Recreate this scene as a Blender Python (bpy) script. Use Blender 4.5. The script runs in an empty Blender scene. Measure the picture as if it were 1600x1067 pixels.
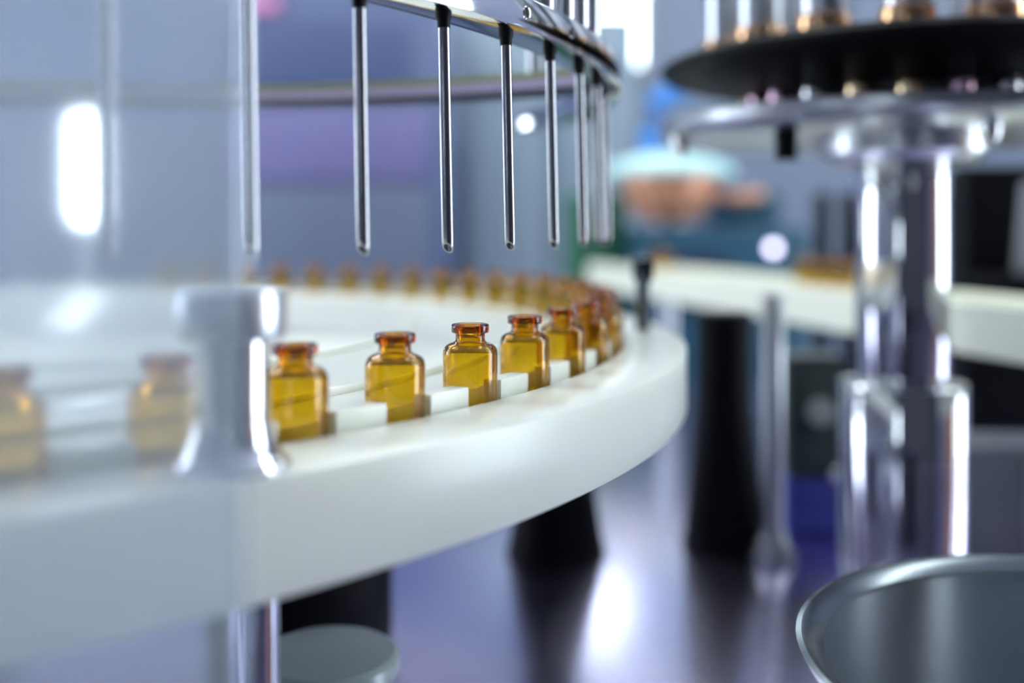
import bpy, bmesh, math, random
from math import sin, cos, pi, sqrt, atan2, radians
from mathutils import Vector, Matrix

# ------------------------------------------------------------------ scene constants
F = 1600.0            # focal length in pixels of the 1600 x 1067 frame
HY = 357.0            # image row of the horizon
CZ = 1.15             # camera height above the room floor
D = 0.020             # vial diameter
T = 0.0314            # thickness of the white rim
CX, CY = -0.383, 0.609    # axis of the big wheel
RP = 0.4365           # pitch radius of the vials
R_IN, R_OUT = RP + 0.53 * D, 0.480
N = 67
STEP = 360.0 / N
ANG_C = -32.6         # wheel angle of the sharpest vial
DECK = -0.25          # machine table top, heights are given relative to the camera
RIM_TOP = -1.96 * T
RIM_BOT = -2.96 * T
LIP = -1.75 * D
VH = 1.9 * D
BASE = LIP - VH

scene = bpy.context.scene
col = scene.collection

# ------------------------------------------------------------------ camera, world, exposure
cam_data = bpy.data.cameras.new('camera')
cam = bpy.data.objects.new('camera', cam_data)
col.objects.link(cam)
cam.location = (0, 0, CZ)
cam.rotation_euler = (pi / 2, 0, 0)
cam_data.sensor_width = 36
cam_data.lens = 36 * F / 1600
cam_data.shift_y = -(533.5 - HY) / 1600
cam_data.clip_start = 0.01
cam_data.clip_end = 50
cam_data.dof.use_dof = True
cam_data.dof.focus_distance = 0.378
cam_data.dof.aperture_fstop = 2.9
scene.camera = cam

world = bpy.data.worlds.new('world')
scene.world = world
world.use_nodes = True
bg = world.node_tree.nodes['Background']
bg.inputs[0].default_value = (0.62, 0.72, 1.0, 1)
bg.inputs[1].default_value = 0.3

vs = scene.view_settings
vs.view_transform = 'Standard'
vs.look = 'None'
vs.gamma = 1
vs.use_curve_mapping = False
vs.exposure = 0.5

LAMP = 12.0            # ceiling panels
WIN = 7.5             # daylight in the windows

# ------------------------------------------------------------------ materials
MATS = {}

def mat(name, color, rough=0.5, metal=0.0, noise=0.0, nscale=40.0, bump=0.0, spec=0.5,
        coat=0.0, stretch=None):
    if name in MATS:
        return MATS[name]
    m = bpy.data.materials.new(name)
    m.use_nodes = True
    nt = m.node_tree
    b = nt.nodes['Principled BSDF']
    b.inputs['Base Color'].default_value = (*color, 1)
    b.inputs['Roughness'].default_value = rough
    b.inputs['Metallic'].default_value = metal
    b.inputs['Specular IOR Level'].default_value = spec
    b.inputs['Coat Weight'].default_value = coat
    if noise or bump:
        tc = nt.nodes.new('ShaderNodeTexCoord')
        src = tc.outputs['Object']
        if stretch:
            mp = nt.nodes.new('ShaderNodeMapping')
            mp.inputs['Scale'].default_value = stretch
            nt.links.new(src, mp.inputs['Vector'])
            src = mp.outputs['Vector']
        nz = nt.nodes.new('ShaderNodeTexNoise')
        nz.inputs['Scale'].default_value = nscale
        nz.inputs['Detail'].default_value = 4
        nt.links.new(src, nz.inputs['Vector'])
        if noise:
            mx = nt.nodes.new('ShaderNodeMix')
            mx.data_type = 'RGBA'
            mx.inputs['A'].default_value = (*[c * (1 - noise) for c in color], 1)
            mx.inputs['B'].default_value = (*[min(1, c * (1 + noise)) for c in color], 1)
            nt.links.new(nz.outputs['Fac'], mx.inputs['Factor'])
            nt.links.new(mx.outputs['Result'], b.inputs['Base Color'])
        if bump:
            bp = nt.nodes.new('ShaderNodeBump')
            bp.inputs['Strength'].default_value = bump
            bp.inputs['Distance'].default_value = 0.001
            nt.links.new(nz.outputs['Fac'], bp.inputs['Height'])
            nt.links.new(bp.outputs['Normal'], b.inputs['Normal'])
    MATS[name] = m
    return m

def emit(name, color, strength):
    if name in MATS:
        return MATS[name]
    m = bpy.data.materials.new(name)
    m.use_nodes = True
    nt = m.node_tree
    nt.nodes.clear()
    o = nt.nodes.new('ShaderNodeOutputMaterial')
    e = nt.nodes.new('ShaderNodeEmission')
    e.inputs[0].default_value = (*color, 1)
    e.inputs[1].default_value = strength
    nt.links.new(e.outputs[0], o.inputs[0])
    MATS[name] = m
    return m

def amber_glass():
    m = bpy.data.materials.new('amber_glass')
    m.use_nodes = True
    nt = m.node_tree
    nt.nodes.clear()
    o = nt.nodes.new('ShaderNodeOutputMaterial')
    g = nt.nodes.new('ShaderNodeBsdfGlass')
    g.inputs['Color'].default_value = (1, 1, 1, 1)
    g.inputs['Roughness'].default_value = 0.0
    g.inputs['IOR'].default_value = 1.45
    v = nt.nodes.new('ShaderNodeVolumeAbsorption')
    v.inputs['Color'].default_value = (0.932, 0.818, 0.0, 1)
    v.inputs['Density'].default_value = 2250
    nt.links.new(g.outputs[0], o.inputs['Surface'])
    nt.links.new(v.outputs[0], o.inputs['Volume'])
    return m

def acrylic():
    m = bpy.data.materials.new('hazy_acrylic')
    m.use_nodes = True
    nt = m.node_tree
    nt.nodes.clear()
    o = nt.nodes.new('ShaderNodeOutputMaterial')
    g = nt.nodes.new('ShaderNodeBsdfGlass')
    g.inputs['Color'].default_value = (0.93, 0.95, 1.0, 1)
    g.inputs['Roughness'].default_value = 0.09
    g.inputs['IOR'].default_value = 1.42
    d = nt.nodes.new('ShaderNodeBsdfTranslucent')
    d.inputs['Color'].default_value = (0.56, 0.62, 0.66, 1)
    x = nt.nodes.new('ShaderNodeMixShader')
    x.inputs[0].default_value = 0.28
    nt.links.new(g.outputs[0], x.inputs[1])
    nt.links.new(d.outputs[0], x.inputs[2])
    nt.links.new(x.outputs[0], o.inputs['Surface'])
    return m

M_WHITE = mat('white_plastic', (0.83, 0.86, 0.77), 0.28, noise=0.02, nscale=30, spec=0.5)
_b = M_WHITE.node_tree.nodes['Principled BSDF']
_b.inputs['Subsurface Weight'].default_value = 0.6
_b.inputs['Subsurface Radius'].default_value = (1.0, 0.9, 0.7)
_b.inputs['Subsurface Scale'].default_value = 0.006
M_CREAM = mat('cream_plastic', (0.80, 0.82, 0.66), 0.35, noise=0.03, nscale=30)
M_CHROME = mat('polished_steel', (0.74, 0.75, 0.78), 0.06, 1.0)
M_STEEL = mat('needle_steel', (0.40, 0.40, 0.43), 0.14, 1.0, noise=0.12, nscale=60, stretch=(6, 6, 1))
M_BRUSH = mat('brushed_steel', (0.62, 0.64, 0.68), 0.28, 1.0, noise=0.08, nscale=40)
M_DECK = mat('table_steel', (0.70, 0.66, 0.88), 0.22, 1.0, noise=0.06, nscale=12, bump=0.03)
M_DARKST = mat('dark_steel', (0.13, 0.15, 0.17), 0.22, 1.0, noise=0.1, nscale=20)
M_BLACK = mat('black_rubber', (0.003, 0.003, 0.006), 0.6, noise=0.2, nscale=50, spec=0.15)
M_BLACKP = mat('black_plastic', (0.003, 0.003, 0.005), 0.5, noise=0.2, nscale=50, spec=0.15)
M_HOLE_SHADE = mat('hole_shade_black', (0.004, 0.004, 0.005), 0.8, noise=0.1)
M_AMBER = amber_glass()
M_ACRYL = acrylic()

# ------------------------------------------------------------------ mesh helpers
def obj(name, bm, m, parent=None, loc=(0, 0, 0), rot=(0, 0, 0), smooth=True, angle=35):
    me = bpy.data.meshes.new(name)
    bmesh.ops.recalc_face_normals(bm, faces=bm.faces[:])
    if smooth:
        for f in bm.faces:
            f.smooth = True
        for e in bm.edges:
            if len(e.link_faces) == 2 and e.calc_face_angle(0) > radians(angle):
                e.smooth = False
    bm.to_mesh(me)
    bm.free()
    me.materials.append(m)
    o = bpy.data.objects.new(name, me)
    col.objects.link(o)
    o.location = loc
    o.rotation_euler = rot
    if parent:
        o.parent = parent
    return o

def share(src, parent=None, loc=(0, 0, 0), rot=(0, 0, 0), name=None):
    o = src.copy()
    if name:
        o.name = name
    col.objects.link(o)
    o.parent = parent
    o.location = loc
    o.rotation_euler = rot
    return o

def tag(o, label=None, cat=None, group=None, kind=None):
    if label: o['label'] = label
    if cat: o['category'] = cat
    if group: o['group'] = group
    if kind: o['kind'] = kind
    return o

def thing(name, label, cat, loc=(0, 0, 0), rz=0.0, group=None):
    o = bpy.data.objects.new(name, None)
    o.empty_display_size = 0.01
    col.objects.link(o)
    o.location = loc
    o.rotation_euler = (0, 0, rz)
    return tag(o, label, cat, group)

def lathe(prof, seg=48, a0=0.0, a1=2 * pi, bm=None):
    """revolve (r, z) profile about z"""
    bm = bm or bmesh.new()
    full = abs(a1 - a0 - 2 * pi) < 1e-6
    n = seg if full else seg + 1
    rings = []
    for r, z in prof:
        if r < 1e-7:
            rings.append([bm.verts.new((0, 0, z))])
        else:
            rings.append([bm.verts.new((r * cos(a0 + (a1 - a0) * i / seg), r * sin(a0 + (a1 - a0) * i / seg), z))
                          for i in range(n)])
    for a, b in zip(rings[:-1], rings[1:]):
        for i in range(seg):
            j = (i + 1) % n
            if len(a) == 1 and len(b) == 1:
                continue
            if len(a) == 1:
                bm.faces.new((a[0], b[j], b[i]))
            elif len(b) == 1:
                bm.faces.new((a[i], a[j], b[0]))
            else:
                bm.faces.new((a[i], a[j], b[j], b[i]))
    return bm

def annulus(r0, r1, z0, z1, seg=160, a0=0.0, a1=2 * pi, bev=0.0):
    """ring (or arc of one) with a bevelled rectangular section"""
    b = bev
    if b:
        prof = [(r0 + b, z0), (r1 - b, z0), (r1 - b * .3, z0 + b * .3), (r1, z0 + b), (r1, z1 - b), (r1 - b * .3, z1 - b * .3),
                (r1 - b, z1), (r0 + b, z1), (r0 + b * .3, z1 - b * .3), (r0, z1 - b), (r0, z0 + b), (r0 + b * .3, z0 + b * .3)]
    else:
        prof = [(r0, z0), (r1, z0), (r1, z1), (r0, z1)]
    bm = bmesh.new()
    full = abs(a1 - a0 - 2 * pi) < 1e-6
    n = seg if full else seg + 1
    cols = []
    for i in range(n):
        a = a0 + (a1 - a0) * i / seg
        cols.append([bm.verts.new((r * cos(a), r * sin(a), z)) for r, z in prof])
    k = len(prof)
    for i in range(seg):
        p, q = cols[i], cols[(i + 1) % n]
        for j in range(k):
            bm.faces.new((p[j], q[j], q[(j + 1) % k], p[(j + 1) % k]))
    if not full:
        bm.faces.new(cols[0])
        bm.faces.new(cols[-1][::-1])
    return bm

def cyl(r, z0, z1, seg=32, bev=0.0, r2=None):
    r2 = r if r2 is None else r2
    if bev:
        prof = [(0, z0), (r - bev, z0), (r - bev * .3, z0 + bev * .3), (r, z0 + bev), (r2, z1 - bev), (r2 - bev * .3, z1 - bev * .3), (r2 - bev, z1), (0, z1)]
    else:
        prof = [(0, z0), (r, z0), (r2, z1), (0, z1)]
    return lathe(prof, seg)

def box(x0, x1, y0, y1, z0, z1, bev=0.0, bm=None):
    bm = bm or bmesh.new()
    vsx = [bm.verts.new((x, y, z)) for z in (z0, z1) for y in (y0, y1) for x in (x0, x1)]
    fs = [(0, 1, 3, 2), (4, 6, 7, 5), (0, 4, 5, 1), (2, 3, 7, 6), (0, 2, 6, 4), (1, 5, 7, 3)]
    faces = [bm.faces.new([vsx[i] for i in f]) for f in fs]
    if bev:
        es = list({e for f in faces for e in f.edges})
        bmesh.ops.bevel(bm, geom=es, offset=bev, segments=2, affect='EDGES', profile=0.5)
    return bm

def prism(poly, z0, z1, bev=0.0, bm=None):
    bm = bm or bmesh.new()
    lo = [bm.verts.new((x, y, z0)) for x, y in poly]
    hi = [bm.verts.new((x, y, z1)) for x, y in poly]
    bm.faces.new(lo[::-1])
    top = bm.faces.new(hi)
    k = len(poly)
    for i in range(k):
        bm.faces.new((lo[i], lo[(i + 1) % k], hi[(i + 1) % k], hi[i]))
    if bev:
        bmesh.ops.bevel(bm, geom=list(top.edges), offset=bev, segments=2, affect='EDGES', profile=0.5)
    return bm

def tube(pts, r, seg=12):
    """solid round bar along a polyline"""
    bm = bmesh.new()
    rings = []
    pts = [Vector(p) for p in pts]
    for i, p in enumerate(pts):
        d = (pts[min(i + 1, len(pts) - 1)] - pts[max(i - 1, 0)]).normalized()
        up = Vector((0, 0, 1)) if abs(d.z) < 0.9 else Vector((1, 0, 0))
        u = d.cross(up).normalized()
        v = u.cross(d).normalized()
        rings.append([bm.verts.new(p + (u * cos(2 * pi * k / seg) + v * sin(2 * pi * k / seg)) * r) for k in range(seg)])
    for a, b in zip(rings[:-1], rings[1:]):
        for k in range(seg):
            bm.faces.new((a[k], a[(k + 1) % seg], b[(k + 1) % seg], b[k]))
    bm.faces.new(rings[0])
    bm.faces.new(rings[-1][::-1])
    return bm

def Z(h):
    return CZ + h

def wheel_angle(px, r=RP, far=False):
    """wheel angle (deg) of the point of circle r seen at image column px"""
    t = (px - 800) / F
    a = 1 + t * t
    b = t * CX + CY
    c = CX * CX + CY * CY - r * r
    s = sqrt(max(b * b - a * c, 0))
    y = (b + s if far else b - s) / a
    return math.degrees(atan2(y - CY, t * y - CX))

def on_wheel(deg, r=RP):
    a = radians(deg)
    return CX + r * cos(a), CY + r * sin(a)

def gx(px, y):
    return (px - 800) / F * y

def gh(py, y):
    return (HY - py) / F * y

# ------------------------------------------------------------------ the room
M_WALL = mat('lavender_wall', (0.22, 0.27, 0.37), 0.6, noise=0.05, nscale=3)
M_WALL2 = mat('grey_wall', (0.34, 0.36, 0.50), 0.6, noise=0.05, nscale=3)
M_CEIL = mat('ceiling_white', (0.78, 0.78, 0.84), 0.7, noise=0.03, nscale=4)
M_FLOOR = mat('epoxy_floor', (0.30, 0.32, 0.42), 0.25, noise=0.06, nscale=4)
M_FRAME = mat('window_frame_grey', (0.35, 0.37, 0.42), 0.4, 0.6, noise=0.05)
M_LAMP = emit('lamp_panel', (0.93, 1.0, 0.97), LAMP)
M_DAY = emit('daylight_pane', (0.80, 0.92, 1.0), WIN)
XL, XR, YB, YF, ZT = -3.0, 3.0, -2.4, 4.4, 3.0

def struct(name, bm, m, parent=None):
    o = obj(name, bm, m, parent, smooth=False)
    if parent is None:
        o['kind'] = 'structure'
    return o

struct('floor', box(XL - .1, XR + .1, YB - .1, YF + .1, -0.1, 0), M_FLOOR)
struct('ceiling', box(XL - .1, XR + .1, YB - .1, YF + .1, ZT, ZT + 0.1), M_CEIL)
struct('wall_front', box(XL - .1, XR + .1, YF, YF + .1, 0, ZT), M_WALL)
struct('wall_back', box(XL - .1, XR + .1, YB - .1, YB, 0, ZT), mat('dark_slate_wall', (.05, .05, .07), .6, noise=.1, nscale=3))
struct('wall_left', box(XL - .1, XL, YB, YF, 0, ZT), M_WALL2)
struct('wall_right', box(XR, XR + .1, YB, YF, 0, ZT), M_WALL2)
def skirting(name, a):
    struct(name, box(*a, bev=0.004), M_FRAME)
skirting('baseboard_front', (XL, XR, YF - .015, YF, 0, .1))
skirting('baseboard_right', (XR - .015, XR, YB, YF, 0, .1))
skirting('baseboard_left', (XL, XL + .015, YB, YF, 0, .1))

def window(n, wall, u0, u1, z0, z1, bars=1):
    """window with frame and lit panes: wall is 'x+','x-','y-','y+'"""
    def bx(ua, ub, za, zb, d0, d1, bev=0.0):
        if wall == 'x+': return box(XR - d1, XR - d0, ua, ub, za, zb, bev)
        if wall == 'x-': return box(XL + d0, XL + d1, ua, ub, za, zb, bev)
        if wall == 'y-': return box(ua, ub, YB + d0, YB + d1, za, zb, bev)
        return box(ua, ub, YF - d1, YF - d0, za, zb, bev)
    f = .05
    bm = bx(u0 - f, u1 + f, z0 - f, z0, 0, .04)
    root = struct('window_%d' % n, bm, M_FRAME)
    struct('frame_head', bx(u0 - f, u1 + f, z1, z1 + f, 0, .04), M_FRAME, root)
    struct('frame_side', bx(u0 - f, u0, z0, z1, 0, .04), M_FRAME, root)
    struct('frame_side', bx(u1, u1 + f, z0, z1, 0, .04), M_FRAME, root)
    w = (u1 - u0 - f * bars) / (bars + 1)
    for i in range(bars + 1):
        a = u0 + i * (w + f)
        struct('pane', bx(a, a + w, z0, z1, 0.002, .012), M_DAY, root)
        if i < bars:
            struct('mullion', bx(a + w, a + w + f, z0, z1, 0, .04), M_FRAME, root)

window(1, 'x+', 0.35, 1.3, 0.45, 2.6, 0)
window(2, 'x-', 1.2, 2.0, 0.5, 2.6, 0)
window(4, 'y+', 0.33, 0.55, 1.85, 2.4, 0)
window(3, 'y-', -1.5, -1.35, 1.1, 1.6, 0)  # added slit window behind the camera, meant to streak the guard

dn = struct('reflection_door', box(XR - .05, XR, -.85, .15, 0, 2.2, .004), mat('reflection_door_brown', (.70, .30, .13), .45, noise=.15, nscale=5, stretch=(1, 1, .1)))  # unseen door, added to give the chrome column an orange reflection
struct('reflection_door_handle', box(XR - .10, XR - .05, -.75, -.72, 1.0, 1.15, .004), M_BRUSH, dn)
k = 0
names = ['behind the wheel', 'over the wheel', 'nearest the camera']
for j, y in enumerate((3.2, 1.2)):
    for i, (x, side) in enumerate(((-1.6, 'left'), (0.2, 'middle'), (2.0, 'right'))):
        r = thing('ceiling_light', 'flat white ceiling light panel, %s one of the row %s' % (side, names[j]), 'ceiling light', (x, y, ZT), group='ceiling light panels')
        obj('frame', box(-.62, .62, -.17, .17, -.03, 0, .004), M_FRAME, r)
        obj('diffuser', box(-.6, .6, -.15, .15, -.04, -.03), M_LAMP, r, smooth=False)

# ------------------------------------------------------------------ machine table
tb = thing('machine_table', 'polished lavender-grey steel machine table below the white wheel', 'table', (0, 0.9, 0))
obj('table_top', box(-1.3, 1.1, -1.2, 0.75, Z(DECK) - .02, Z(DECK), .004), M_DECK, tb)
obj('cabinet', box(-1.2, 1.0, -1.1, 0.65, .12, Z(DECK) - .02, .004), M_BRUSH, tb)
for x in (-1.1, .9):
    for y in (-1.0, .55):
        obj('foot', cyl(.03, 0, .12, 16, .004), M_BLACK, tb, (x, y, 0))
for i in range(3):
    dr = obj('door', box(-1.15 + i * .72, -1.15 + i * .72 + .68, -1.112, -1.1, .2, .8, .003), M_BRUSH, tb)
    obj('handle', box(-1.15 + i * .72 + .6, -1.15 + i * .72 + .62, -1.135, -1.112, .45, .6, .003), M_BLACKP, dr)

# ------------------------------------------------------------------ white wheel group
W0 = (CX, CY, CZ)
base = thing('wheel_base', 'round white slide plate carried on a steel pedestal under the star wheel', 'base plate', (CX, CY, Z(DECK)))
obj('slide_plate', lathe([(0, RIM_BOT + .004 - DECK), (R_IN - .0006, RIM_BOT + .004 - DECK), (R_IN - .0006, BASE - DECK), (0, BASE - DECK)], 180), M_WHITE, base)
obj('pedestal', cyl(.09, 0, RIM_BOT + .004 - DECK, 48, .004, .06), M_BRUSH, base)

rim = thing('guide_rim', 'thick white plastic ring around the wheel, holding the vials in', 'guide ring', W0)
obj('ring_body', annulus(R_IN, R_OUT, RIM_BOT, RIM_TOP, 360, bev=.0011), M_WHITE, rim)
for a in (12, -11, 60, -60, -100):
    b = obj('bolt', cyl(.006, -.014, 0, 20, .002), M_BRUSH, rim, (.466 * cos(radians(a)), .466 * sin(radians(a)), RIM_BOT))

wheel = thing('star_wheel', 'white toothed star wheel carrying amber vials in its pockets', 'star wheel', W0)
TT = RIM_TOP + .28 * D
TB = BASE + .0005
RR = RP - .64 * D
obj('wheel_plate', annulus(RR - .034, RR + .0012, TB, TT - .0062, 220, bev=.0006), M_WHITE, wheel)
obj('inner_ring', annulus(RR - .10, RR - .034, TB, TT - .003, 200, bev=.0012), M_WHITE, wheel)
obj('centre_disc', lathe([(0, TB), (RR - .10, TB), (RR - .10, TT - .001), (RR - .1015, TT), (0, TT)], 180), M_WHITE, wheel)
hub = obj('hub', cyl(.05, TT, TT + .012, 48, .003), M_BRUSH, wheel)
# one tooth, lying between the pockets at -STEP/2 and +STEP/2
rt = RP + .336 * D
poly = []
h = radians(STEP / 2)
rc = .525 * D
def pocket(sgn):
    c = Vector((RP * cos(h), RP * sin(h) * sgn))
    pts = []
    # inner wall: half circle at the bottom of the pocket then straight out to the tooth face
    ua = Vector((cos(h * sgn), sin(h * sgn)))
    ta = Vector((-sin(h * sgn), cos(h * sgn))) * -sgn
    for i in range(7):
        q = pi / 2 * i / 6
        pts.append(c - ua * rc * cos(q) + ta * rc * sin(q))
    rr_ = (c + ta * rc).length
    pts.append(c + ta * rc + ua * (rt - rr_ + .0002))
    return pts
lo, hi = pocket(-1), pocket(1)
poly = [(RR * cos(-h), RR * sin(-h))] + [tuple(p) for p in lo] + [tuple(p) for p in hi[::-1]] + [(RR * cos(h), RR * sin(h))]
a_f = [atan2(lo[-1].y, lo[-1].x), atan2(hi[-1].y, hi[-1].x)]
mid = [(rt * cos(a_f[0] + (a_f[1] - a_f[0]) * q / 3), rt * sin(a_f[0] + (a_f[1] - a_f[0]) * q / 3)) for q in (1, 2)]
poly = poly[:len(lo) + 1] + mid + poly[len(lo) + 1:]
def tooth_mesh():
    # low web filling the gap between two pockets, with a slim upright block along its outer face
    web = TB + .16 * D
    bm = prism(poly, TB, web)
    ri_ = RP - .02 * D
    a0_, a1_ = a_f
    outer = [(rt * cos(a0_ + (a1_ - a0_) * q / 3), rt * sin(a0_ + (a1_ - a0_) * q / 3)) for q in range(4)]
    inner = [(ri_ * cos(a1_ - (a1_ - a0_) * q / 3), ri_ * sin(a1_ - (a1_ - a0_) * q / 3)) for q in range(4)]
    return prism(outer + inner, web, TT, .0005, bm)
tooth = None
for i in range(N):
    ang = radians(ANG_C + STEP * (i + .5))
    if tooth is None:
        tooth = obj('tooth', tooth_mesh(), M_WHITE, wheel, rot=(0, 0, ang))
    else:
        share(tooth, wheel, rot=(0, 0, ang), name='tooth')

# ------------------------------------------------------------------ vials
def vial_mesh():
    w = .045 * D * 1.0
    o = [(0, .02), (.36, .0), (.44, .008), (.485, .05), (.5, .11), (.5, 1.36), (.492, 1.42), (.468, 1.475), (.43, 1.515), (.375, 1.545),
         (.318, 1.562), (.282, 1.585), (.268, 1.615), (.266, 1.68), (.272, 1.725), (.292, 1.742), (.335, 1.748), (.345, 1.762), (.345, 1.868), (.337, 1.89), (.32, 1.90)]
    i = [(.215, 1.90), (.197, 1.892), (.19, 1.87), (.19, 1.62), (.205, 1.572), (.25, 1.528), (.33, 1.498), (.40, 1.462), (.437, 1.41), (.447, 1.35),
         (.447, .14), (.43, .085), (.36, .06), (0, .075)]
    return lathe([(r * D, z * D) for r, z in o + i], 40)

vial0 = obj('vial', vial_mesh(), M_AMBER, angle=60)
used = [False]
def place_vial(x, y, z, label, group, rz=0.0):
    if not used[0]:
        used[0] = True
        v = vial0
        v.location = (x, y, z)
        v.rotation_euler = (0, 0, rz)
    else:
        v = share(vial0, None, (x, y, z), (0, 0, rz), 'vial')
    tag(v, label, 'vial', group)
    return v

ORD = ['first', 'second', 'third', 'fourth', 'fifth', 'sixth', 'seventh', 'eighth', 'ninth', 'tenth', 'eleventh', 'twelfth',
       'thirteenth', 'fourteenth', 'fifteenth', 'sixteenth', 'seventeenth', 'eighteenth', 'nineteenth', 'twentieth', 'twenty-first', 'twenty-second']
near = {
    0: 'sharpest amber glass vial, at centre under the needles',
    -1: 'amber glass vial just left of the sharpest one',
    -2: 'amber glass vial partly hidden by the steel knob on the rim',
    -3: 'amber vial seen blurred through the hazy guard, left of the steel knob',
    -4: 'amber vial behind the hazy guard at the far left edge',
    1: 'amber glass vial just right of the sharpest one',
    2: 'slightly blurred amber vial, second to the right of the sharpest one',
    3: 'blurred amber vial, third to the right of the sharpest one',
    4: 'blurred amber vial at the bend, fourth right of the sharpest one',
    5: 'blurred amber vial at the bend, fifth right of the sharpest one',
}
GV = 'amber vials in the star wheel'
for i in range(-4, 23):
    x, y = on_wheel(ANG_C + STEP * i)
    lab = near.get(i) or 'blurred amber vial on the far arc, %s back from the right-hand bend' % ORD[i - 6]
    place_vial(x, y, Z(BASE) + .0002, lab, GV, radians(ANG_C + STEP * i))

# ------------------------------------------------------------------ needle ring
H_RING = 3.8 * D
H_TIP = -.386 * D
ring = thing('needle_ring', 'polished steel ring hung with a row of filling needles', 'filling ring', W0)
RB0, RB1 = RP - .55 * D, RP + .45 * D
obj('ring_band', annulus(RB0, RB1, H_RING, H_RING + .0125, 200, radians(-78), radians(26), bev=.0005), M_CHROME, ring)
def needle_mesh():
    """hollow tube hanging from z=0 with an oblique open tip"""
    L = H_RING - H_TIP
    bm = bmesh.new()
    seg, ro, ri = 20, .0021, .0014
    def rr(r, z, slope):
        return [bm.verts.new((r * cos(2 * pi * i / seg), r * sin(2 * pi * i / seg), z + slope * (r * cos(2 * pi * i / seg) * .9 + .0008))) for i in range(seg)]
    a = rr(ro, 0, 0)
    b = rr(ro, -L + .0012, 1.1)
    b2 = rr(ro * .9, -L, 1.1)
    c = rr(ri, -L, 1.1)
    d = rr(ri, -L + .02, 0)
    for p, q in ((a, b), (b, b2), (b2, c), (c, d)):
        for i in range(seg):
            bm.faces.new((p[i], p[(i + 1) % seg], q[(i + 1) % seg], q[i]))
    bm.faces.new(d)
    bm.faces.new(a)
    return bm
n_ang = [wheel_angle(p) for p in (371, 558, 693, 789, 863)]
n0 = n_ang[2]
needle0 = collar0 = None
for i in range(-4, 9):
    a = n0 + STEP * i
    ar = radians(a)
    p = (RP * cos(ar), RP * sin(ar), H_RING)
    rot = (Matrix.Rotation(ar, 3, 'Z') @ Matrix.Rotation(-radians(1.3), 3, 'Y') @ Matrix.Rotation(radians(-112) - ar, 3, 'Z')).to_euler()
    if needle0 is None:
        needle0 = obj('needle', needle_mesh(), M_STEEL, ring, p, rot)
        collar0 = obj('collar', lathe([(0, .001), (.0029, .001), (.0029, -.0016), (.0024, -.003), (.0023, -.0055), (0, -.0055)], 20), M_BLACKP, needle0)
    else:
        nd = share(needle0, ring, p, rot, 'needle')
        share(collar0, nd, name='collar')
s0 = None
for px in (727, 823, 893, 560):
    ar = radians(wheel_angle(px, RB1))
    p = (RB1 * cos(ar), RB1 * sin(ar), H_RING + .0064)
    if s0 is None:
        s0 = obj('screw_hole', lathe([(0, -.0003), (.0019, -.0003), (.0020, .0003), (.0024, .0004), (.0027, 0.0), (.0027, -.001), (0, -.001)], 20), M_CHROME, ring, p, (0, pi / 2, ar))
        h0 = obj('hole_shade', cyl(.00195, -.0002, .0002, 20), M_HOLE_SHADE, s0)  # flat black disc paints the dark inside of the hole
    else:
        c = share(s0, ring, p, (0, pi / 2, ar), 'screw_hole')
        share(h0, c, name='hole_shade')
r0 = None
for px in (848, 880, 903, 922):
    ar = radians(wheel_angle(px, RP))
    p = (RP * cos(ar), RP * sin(ar), H_RING + .0125)
    if r0 is None:
        r0 = obj('hanger_rod', cyl(.005, 0, .30, 20, .001), M_BRUSH, ring, p)
    else:
        share(r0, ring, p, name='hanger_rod')

# ------------------------------------------------------------------ rear rail
pts = []
for i in range(41):
    u = i / 40
    x = -.50 + u * .555
    y = .60 - .10 * (2 * u - 1) ** 2 + .05 * u
    pts.append((x, y))
zr = .0735
def strip(pts, half, z0, z1):
    bm = bmesh.new()
    cs = []
    for i, p in enumerate(pts):
        p = Vector(p)
        d = Vector(pts[min(i + 1, len(pts) - 1)]) - Vector(pts[max(i - 1, 0)])
        n = Vector((-d.y, d.x)).normalized() * half
        cs.append([bm.verts.new((*(p - n), z0)), bm.verts.new((*(p + n), z0)), bm.verts.new((*(p + n), z1)), bm.verts.new((*(p - n), z1))])
    for a, b in zip(cs[:-1], cs[1:]):
        for j in range(4):
            bm.faces.new((a[j], b[j], b[(j + 1) % 4], a[(j + 1) % 4]))
    bm.faces.new(cs[0]); bm.faces.new(cs[-1][::-1])
    return bm
OFF = (-CX, -CY, 0)
bar = obj('rear_bar', strip(pts, .006, zr, zr + .004), mat('lower_bar_steel', (.16, .17, .20), .3, 1.0, noise=.05), ring, OFF)  # lowest strip of the bar, a darker steel than those above
obj('middle_strip', strip(pts, .0062, zr + .004, zr + .0095), mat('lilac_strip', (.78, .66, .90), .35, .3, noise=.15, nscale=14), bar)
obj('upper_strip', strip(pts, .005, zr + .0095, zr + .0135), mat('olive_strip', (.48, .50, .24), .4, .3, noise=.2, nscale=14), bar)
for i in (3, 37):
    obj('hanger_rod', cyl(.005, zr + .0135, zr + .35, 16), M_BRUSH, bar, (pts[i][0], pts[i][1], 0))

# ------------------------------------------------------------------ steel knob on the rim
ka = wheel_angle(362, .4635)
kx, ky = on_wheel(ka, .4635)
kn = thing('clamp_knob', 'steel clamp knob with wide cap standing on the white rim', 'knob', (kx, ky, Z(RIM_TOP)))
obj('foot_flare', lathe([(0, 0), (.0150, 0), (.0150, .001), (.0125, .0035), (.0105, .008), (.0097, .012), (0, .012)], 40), M_CHROME, kn)
obj('stem', cyl(.0095, .012, .033, 40), M_CHROME, kn)
obj('cap', cyl(.0140, .033, .046, 40, .0015), M_BRUSH, kn)

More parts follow.
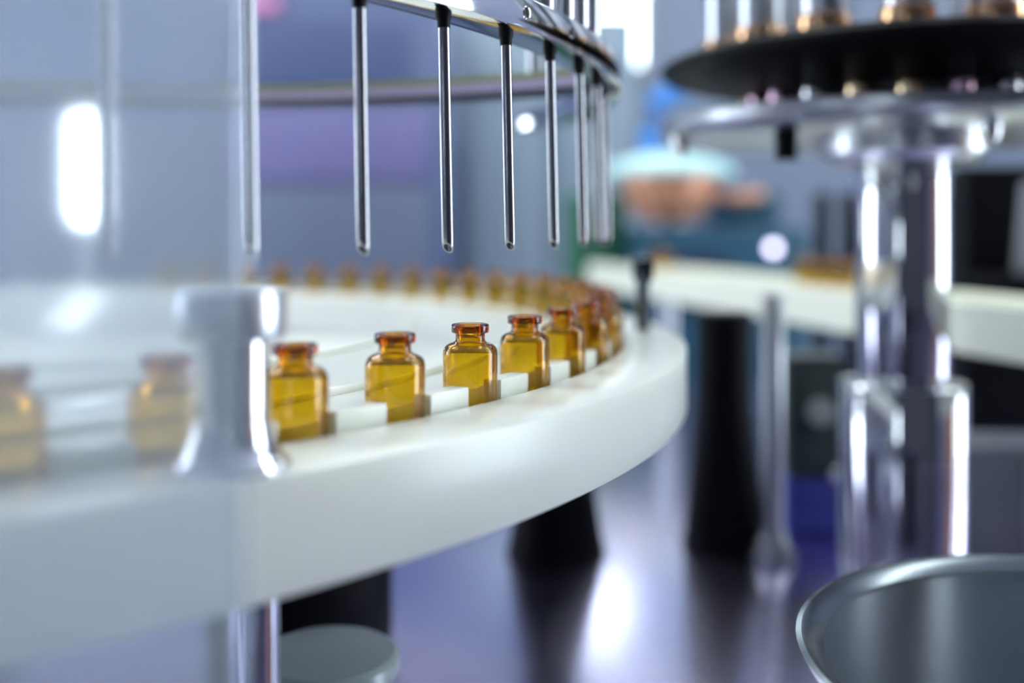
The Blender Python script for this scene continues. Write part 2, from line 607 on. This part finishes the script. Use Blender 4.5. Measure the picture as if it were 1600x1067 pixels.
# ------------------------------------------------------------------ hazy acrylic guard
ge = wheel_angle(372, .535)
gd = thing('guard_panel', 'curved hazy clear plastic guard close to the camera at left', 'guard', (CX, CY, Z(DECK)))
obj('sheet', annulus(.5372, .538, .012, .55, 60, radians(-112), radians(ge)), M_ACRYL, gd)
obj('foot_rail', annulus(.530, .543, 0, .012, 60, radians(-112), radians(ge), bev=.001), M_BRUSH, gd)

# ------------------------------------------------------------------ post on the far right of the rim
pa = 1.8
px_, py_ = on_wheel(pa, .463)
po = thing('rim_post', 'short dark steel post standing on the rim at its right end', 'post', (px_, py_, Z(RIM_TOP)))
obj('stem', cyl(.0045, 0, .030, 20, .001), M_DARKST, po)
obj('head', box(-.006, .006, -.005, .005, .030, .043, .001), M_DARKST, po)

# ------------------------------------------------------------------ supports under the wheel
def bellows(x, y, htop, r0, r1, label):
    t = thing('support_post', label, 'support', (x, y, Z(DECK)))
    h = htop - DECK
    obj('cone', lathe([(0, .004), (r0, .004), (r0 * .98, .010), (r1 * 1.02, h * .6), (r1, h * .66), (r1, h), (0, h)], 40), M_BLACK, t)
    obj('flange', cyl(r0 * 1.04, 0, .004, 40, .001), M_BLACKP, t)
    return t
bellows(.034, .79, RIM_BOT, .037, .021, 'black flared rubber post under the right side of the white rim')
bellows(.168, .81, -.066, .032, .0215, 'tall black flared rubber post right of the white rim')
lx, ly = gx(398, .312), .312
lg = thing('support_post', 'thin polished steel support post under the white rim near the guard', 'support', (lx, ly, Z(DECK)))
obj('rod', cyl(.0075, .006, RIM_BOT - DECK, 32), M_CHROME, lg)
obj('flange', cyl(.016, 0, .006, 32, .001), M_BRUSH, lg)
bx_, by_ = gx(470, .62), .62
bb = thing('drive_housing', 'black drive housing in the shade under the white wheel', 'housing', (bx_, by_, Z(DECK)))
obj('body', cyl(.055, 0, .075, 40, .006), M_BLACK, bb)
obj('lid', cyl(.04, .075, .085, 40, .003), M_BLACKP, bb)

cn = thing('steel_canister', 'round steel canister with grey-green lid at the bottom of the picture', 'canister', (gx(512, .46), .46, Z(DECK)))
obj('body', cyl(.030, 0, .052, 48, .002), M_BRUSH, cn)
obj('lid', lathe([(0, .052), (.032, .052), (.032, .058), (.030, .060), (.012, .062), (0, .062)], 48), mat('sage_lid', (.42, .50, .46), .3, .2, noise=.06), cn)

# ------------------------------------------------------------------ turret at right
tx, ty = .2745, .72
tu = thing('rotary_turret', 'chrome column carrying a black disc and steel plate at right', 'turret', (tx, ty, CZ))
obj('lower_sleeve', cyl(.0434, DECK, -.107, 64, .003), M_CHROME, tu)
obj('column', cyl(.0315, -.107, .064, 64, .001), M_CHROME, tu)
obj('collar', lathe([(.0315, .046), (.05, .046), (.056, .052), (.056, .064), (.0315, .064)], 48), M_BRUSH, tu)
obj('plate', lathe([(.03, .064), (.160, .064), (.170, .068), (.170, .074), (.160, .0765), (.03, .0765)], 96), M_BRUSH, tu)
obj('black_disc', lathe([(.03, .092), (.105, .092), (.150, .103), (.166, .108), (.169, .112), (.165, .116), (.03, .118)], 96), M_BLACKP, tu)
pin_m = [M_CHROME, mat('rose_glint_steel', (.92, .62, .78), .12, 1.0, noise=.05), mat('orange_glint_steel', (.95, .72, .45), .12, 1.0, noise=.05)]  # pink and orange highlights of the chrome pins, put into tinted metals
pin0 = None
for i in range(22):
    a = 2 * pi * i / 22 + .1
    if pin0 is None:
        pin0 = obj('pin', cyl(.0075, .0765, .092, 16, .0005), M_CHROME, tu, (.104 * cos(a), .104 * sin(a), 0))
    else:
        c = share(pin0, tu, (.104 * cos(a), .104 * sin(a), 0), name='pin')
        c.material_slots[0].link = 'OBJECT'
        c.material_slots[0].material = pin_m[(i * 7 // 3) % 3]
pis0 = None
for i in range(16):
    a = 2 * pi * i / 16 + .05
    p = (.125 * cos(a), .125 * sin(a), 0)
    if pis0 is None:
        pis0 = obj('piston', cyl(.014, .117, .26, 24, .002), M_BRUSH, tu, p)
        gl0 = obj('gland', cyl(.0165, .117, .130, 24, .001), mat('brass', (.75, .45, .25), .2, 1.0, noise=.05), pis0)
    else:
        c = share(pis0, tu, p, name='piston')
        share(gl0, c, name='gland')
obj('stop_block', box(-.006, .006, -.006, .006, .044, .064, .001), M_BLACKP, tu, (gx(1228, .66) - tx, .66 - ty, 0))
for px, yy in ((1037, .71), (1546, .6)):
    obj('glint_nut', lathe([(0, .016), (.004, .014), (.006, .009), (.0065, .004), (.0065, 0), (0, 0)][::-1], 20), M_CHROME, tu, (gx(px, yy) - tx + (.012 if px < 1200 else 0), yy - ty, .064), (pi, 0, 0))  # chrome nuts added for their bright out-of-focus glints

# ------------------------------------------------------------------ conveyor on the right
p0, p1 = Vector((.135, 1.83)), Vector((.462, .50))
dr = (p1 - p0).normalized()
nr = Vector((-dr.y, dr.x))
if nr.x < 0: nr = -nr
cv = thing('side_conveyor', 'cream plastic side conveyor running behind the chrome column', 'conveyor', (p0.x, p0.y, CZ))
def along(a, b, z0, z1, m, name, parent=cv, bev=.001):
    q = [p0 + nr * a, p1 + nr * a, p1 + nr * b, p0 + nr * b]
    return obj(name, prism([(v.x - p0.x, v.y - p0.y) for v in q], z0, z1, bev), m, parent)
along(0, .022, -.0616 - .042, -.0616, M_CREAM, 'side_rail')
along(.022, .085, -.095, -.070, M_WHITE, 'belt')
along(.085, .105, -.0616 - .042, -.0616, M_CREAM, 'side_rail')
L = (p1 - p0).length
for i, dist in enumerate((.66, .695, .73, .765, .80, .835, .20, .24)):
    q = p0 + dr * dist + nr * .05
    place_vial(q.x, q.y, Z(-.070) + .0002, 'small blurred amber vial on the cream conveyor, %s from the column' % ORD[max(0, 5 - i) if i < 6 else i], 'vials on the side conveyor')
sp = p0 + dr * .62 + nr * .011
pp = thing('conveyor_post', 'slim steel post with domed foot under the cream conveyor', 'post', (gx(1207, .775), .775, Z(DECK)))
obj('rod', cyl(.0085, .02, -.05 - DECK, 24), M_BRUSH, pp)
obj('foot', lathe([(0, 0), (.017, 0), (.017, .006), (.012, .014), (.009, .024), (0, .024)], 32), M_BRUSH, pp)
for i, dist in enumerate((.25, .80, 1.2)):
    q = p0 + dr * dist + nr * .052
    obj('leg', cyl(.01, DECK, -.103, 20), M_BRUSH, cv, (q.x - p0.x, q.y - p0.y, 0))

# ------------------------------------------------------------------ dark dish bottom right
ds = thing('dark_dish', 'round dark polished steel dish at the lower right corner', 'dish', (.222, .352, Z(DECK)))
hd = -.15 - DECK
obj('dish', lathe([(0, hd - .02), (.09, hd - .02), (.108, hd - .012), (.118, hd - .004), (.120, hd), (.118, hd + .0006), (.114, hd - .001), (.110, hd - .0045), (0, hd - .006)], 96), M_DARKST, ds)
obj('pedestal', cyl(.05, 0, hd - .02, 40, .003, .03), M_BLACK, ds)
obj('centre_cap', lathe([(0, hd - .007), (.016, hd - .007), (.016, hd - .001), (.013, hd + .001), (0, hd + .001)], 32), M_DARKST, ds)

# ------------------------------------------------------------------ boxes behind the column
M_NAVY = mat('navy_paint', (.012, .02, .06), .45, noise=.1)
M_BLUE = mat('blue_paint', (.06, .07, .42), .4, noise=.1)
M_TEAL = mat('teal_paint', (.015, .075, .13), .45, noise=.1)
M_GREY = mat('grey_paint', (.20, .21, .24), .5, noise=.08)
vb = thing('valve_box', 'dark green valve box with a pale gauge beside the chrome column', 'valve box', (gx(1262, .86), .86, Z(DECK)))
obj('body', box(-.022, .022, -.02, .02, .045, .145, .003), mat('dark_green', (.03, .05, .045), .4, noise=.1), vb)
obj('foot', box(-.024, .030, -.022, .022, 0, .045, .003), M_BLUE, vb)
g_ = obj('gauge', cyl(.011, 0, .006, 24, .001), mat('pale_gauge', (.42, .46, .42), .4, noise=.05), vb, (.004, -.02, .10), (pi / 2, 0, 0))
obj('knob', lathe([(0, .012), (.005, .010), (.007, .005), (.005, 0), (0, 0)], 20), M_CHROME, vb, (.014, -.02, .05), (pi / 2, 0, 0))
gb = thing('grey_motor_box', 'grey motor box on the table right of the chrome column', 'motor box', (gx(1590, .80), .80, Z(DECK)))
obj('body', box(-.055, .055, -.03, .04, 0, .085, .005), M_GREY, gb)
obj('cover', box(-.01, .055, -.034, -.03, .01, .075, .001), mat('pale_grey_paint', (.32, .33, .38), .5, noise=.05), gb)
db = thing('black_control_box', 'black control box behind the cream conveyor at the right edge', 'control box', (.66, 1.18, Z(DECK)))
obj('body', box(-.16, .18, -.05, .10, 0, .32, .006), M_BLACKP, db)
obj('pillar', cyl(.02, .20, .30, 24, .004, .012), M_GREY, db, (-.10, -.08, 0))
obj('shelf', box(-.16, .0, -.13, -.05, .19, .20, .002), M_BLACKP, db)

# ------------------------------------------------------------------ things in the back
cb = thing('teal_cabinet', 'dark teal machine cabinet standing behind the conveyor', 'cabinet', (.42, 2.2, 0))
obj('body', box(-.17, .17, -.2, .3, .0, 1.155, .02), M_TEAL, cb)
obj('door', box(-.15, .15, -.21, -.2, .1, .8, .004), M_TEAL, cb)
obj('hood', box(.03, .17, .02, .25, 1.155, 1.235, .02), M_TEAL, cb)
lm = obj('glint_dome', lathe([(0, .012), (.006, .010), (.010, .004), (.010, 0), (0, 0)], 16), emit('glint_glow', (.75, .72, 1.0), 5.0), cb, (gx(1210, 1.99) - .42, -.2, Z(gh(388, 1.99))), (pi / 2, 0, 0))  # added glowing dome, stands in for a specular glint
obj('panel', box(-.13, .0, -.212, -.2, 1.0, 1.1, .004), M_NAVY, cb)
bw = thing('copper_bowl', 'copper-coloured mixing bowl with pale cyan lid on a teal cabinet', 'bowl', (gx(1045, 2.1), 2.1, 1.156))
obj('bowl', lathe([(0, .006), (.05, .008), (.085, .04), (.10, .095), (.10, .10), (.094, .10), (.08, .045), (.045, .016), (0, .014)], 48), mat('copper', (.80, .38, .22), .35, .4, noise=.1), bw)
obj('stand', cyl(.045, 0, .008, 32, .002), M_BRUSH, bw)
obj('lid', lathe([(0, .150), (.05, .146), (.11, .130), (.135, .115), (.135, .101), (0, .101)], 48), mat('cyan_lid', (.55, .88, .86), .35, noise=.03), bw)
obj('spout', tube([(.08, 0, .07), (.13, -.01, .055), (.19, -.02, .06)], .014), MATS['copper'], bw)

pc = thing('panel_cabinet', 'large grey-blue machine cabinet far behind the needles', 'cabinet', (-.62, 3.0, 0))
obj('body', box(-.9, .42, 0, .6, 0, 1.85, .01), mat('blue_grey_paint', (.12, .16, .30), .45, noise=.08, nscale=6), pc)
obj('door', box(-.85, -.25, -.02, 0, .3, 1.45, .005), mat('slate_paint', (.14, .17, .26), .45, noise=.08, nscale=6), pc)
obj('door', box(-.22, .38, -.02, 0, .3, 1.28, .005), MATS['slate_paint'], pc)
obj('door', box(-.22, .38, -.02, 0, 1.29, 1.50, .005), mat('violet_paint', (.20, .18, .38), .45, noise=.08, nscale=6), pc)
obj('vent', box(-.22, .32, -.02, 0, 1.56, 1.76, .005), mat('dark_blue_paint', (.09, .12, .25), .5, noise=.08), pc)
obj('sign_plate', box(-.16, -.06, -.021, 0, 1.78, 1.83, .003), mat('pink_plate', (.75, .30, .55), .5, noise=.05), pc)
wc = thing('wall_cupboard', 'tall pale grey cupboard behind the right end of the ring', 'cupboard', (.12, 3.6, 0))
obj('body', box(-.28, .32, 0, .5, 0, 1.9, .01), mat('pale_blue_paint', (.22, .29, .36), .5, noise=.05), wc)
obj('door', box(-.26, .0, -.015, 0, .1, 1.85, .004), mat('pale_blue_paint2', (.24, .31, .38), .5, noise=.05), wc)
obj('door', box(.02, .30, -.015, 0, .1, 1.85, .004), mat('pale_blue_paint2', (.24, .31, .38), .5, noise=.05), wc)

tl = thing('tube_lamp', 'bright upright tube lamp on a stand behind the guard at left', 'lamp', (gx(135, 1.3), 1.3, Z(DECK)))
obj('tube', lathe([(0, .252), (.012, .254), (.021, .268), (.022, .28), (.022, .385), (.018, .395), (0, .398)], 24), emit('tube_glow', (.86, .97, 1.0), 7.0), tl)
obj('stand', cyl(.008, .008, .252, 16), M_BRUSH, tl)
obj('foot', cyl(.04, 0, .008, 32, .002), M_BRUSH, tl)

gn = thing('green_bin', 'small dark green bin left of the copper bowl', 'bin', (gx(935, 2.25), 2.25, 0))
obj('body', box(-.07, .055, -.05, .08, .0, 1.20, .01), mat('bin_green', (.03, .16, .09), .5, noise=.1), gn)
obj('lid', box(-.075, .06, -.055, .085, 1.20, 1.225, .006), mat('bin_lid_green', (.04, .22, .14), .5, noise=.1), gn)
for px, yy, lab in ((1284, 1.42, 'left one of two dark upright posts behind the cream conveyor'), (1326, 1.40, 'right one of two dark upright posts behind the cream conveyor')):
    fp = thing('frame_post', lab, 'post', (gx(px, yy), yy, Z(DECK)), group='dark frame posts')
    obj('profile', box(-.010, .010, -.010, .010, .006, .30, .002), M_DARKST, fp)
    obj('foot_plate', box(-.02, .02, -.02, .02, 0, .006, .001), M_BLACKP, fp)

bp = thing('blue_pipe', 'bright blue upright pipe behind the copper bowl', 'pipe', (gx(1016, 2.40), 2.40, 1.156))
obj('pipe', tube([(0, 0, .006), (0, 0, .22), (.01, 0, .28), (.05, 0, .32), (.12, 0, .33)], .022, 16), mat('sky_blue', (.03, .28, .85), .4, noise=.05), bp)
obj('flange', cyl(.035, 0, .008, 24, .002), M_BRUSH, bp)
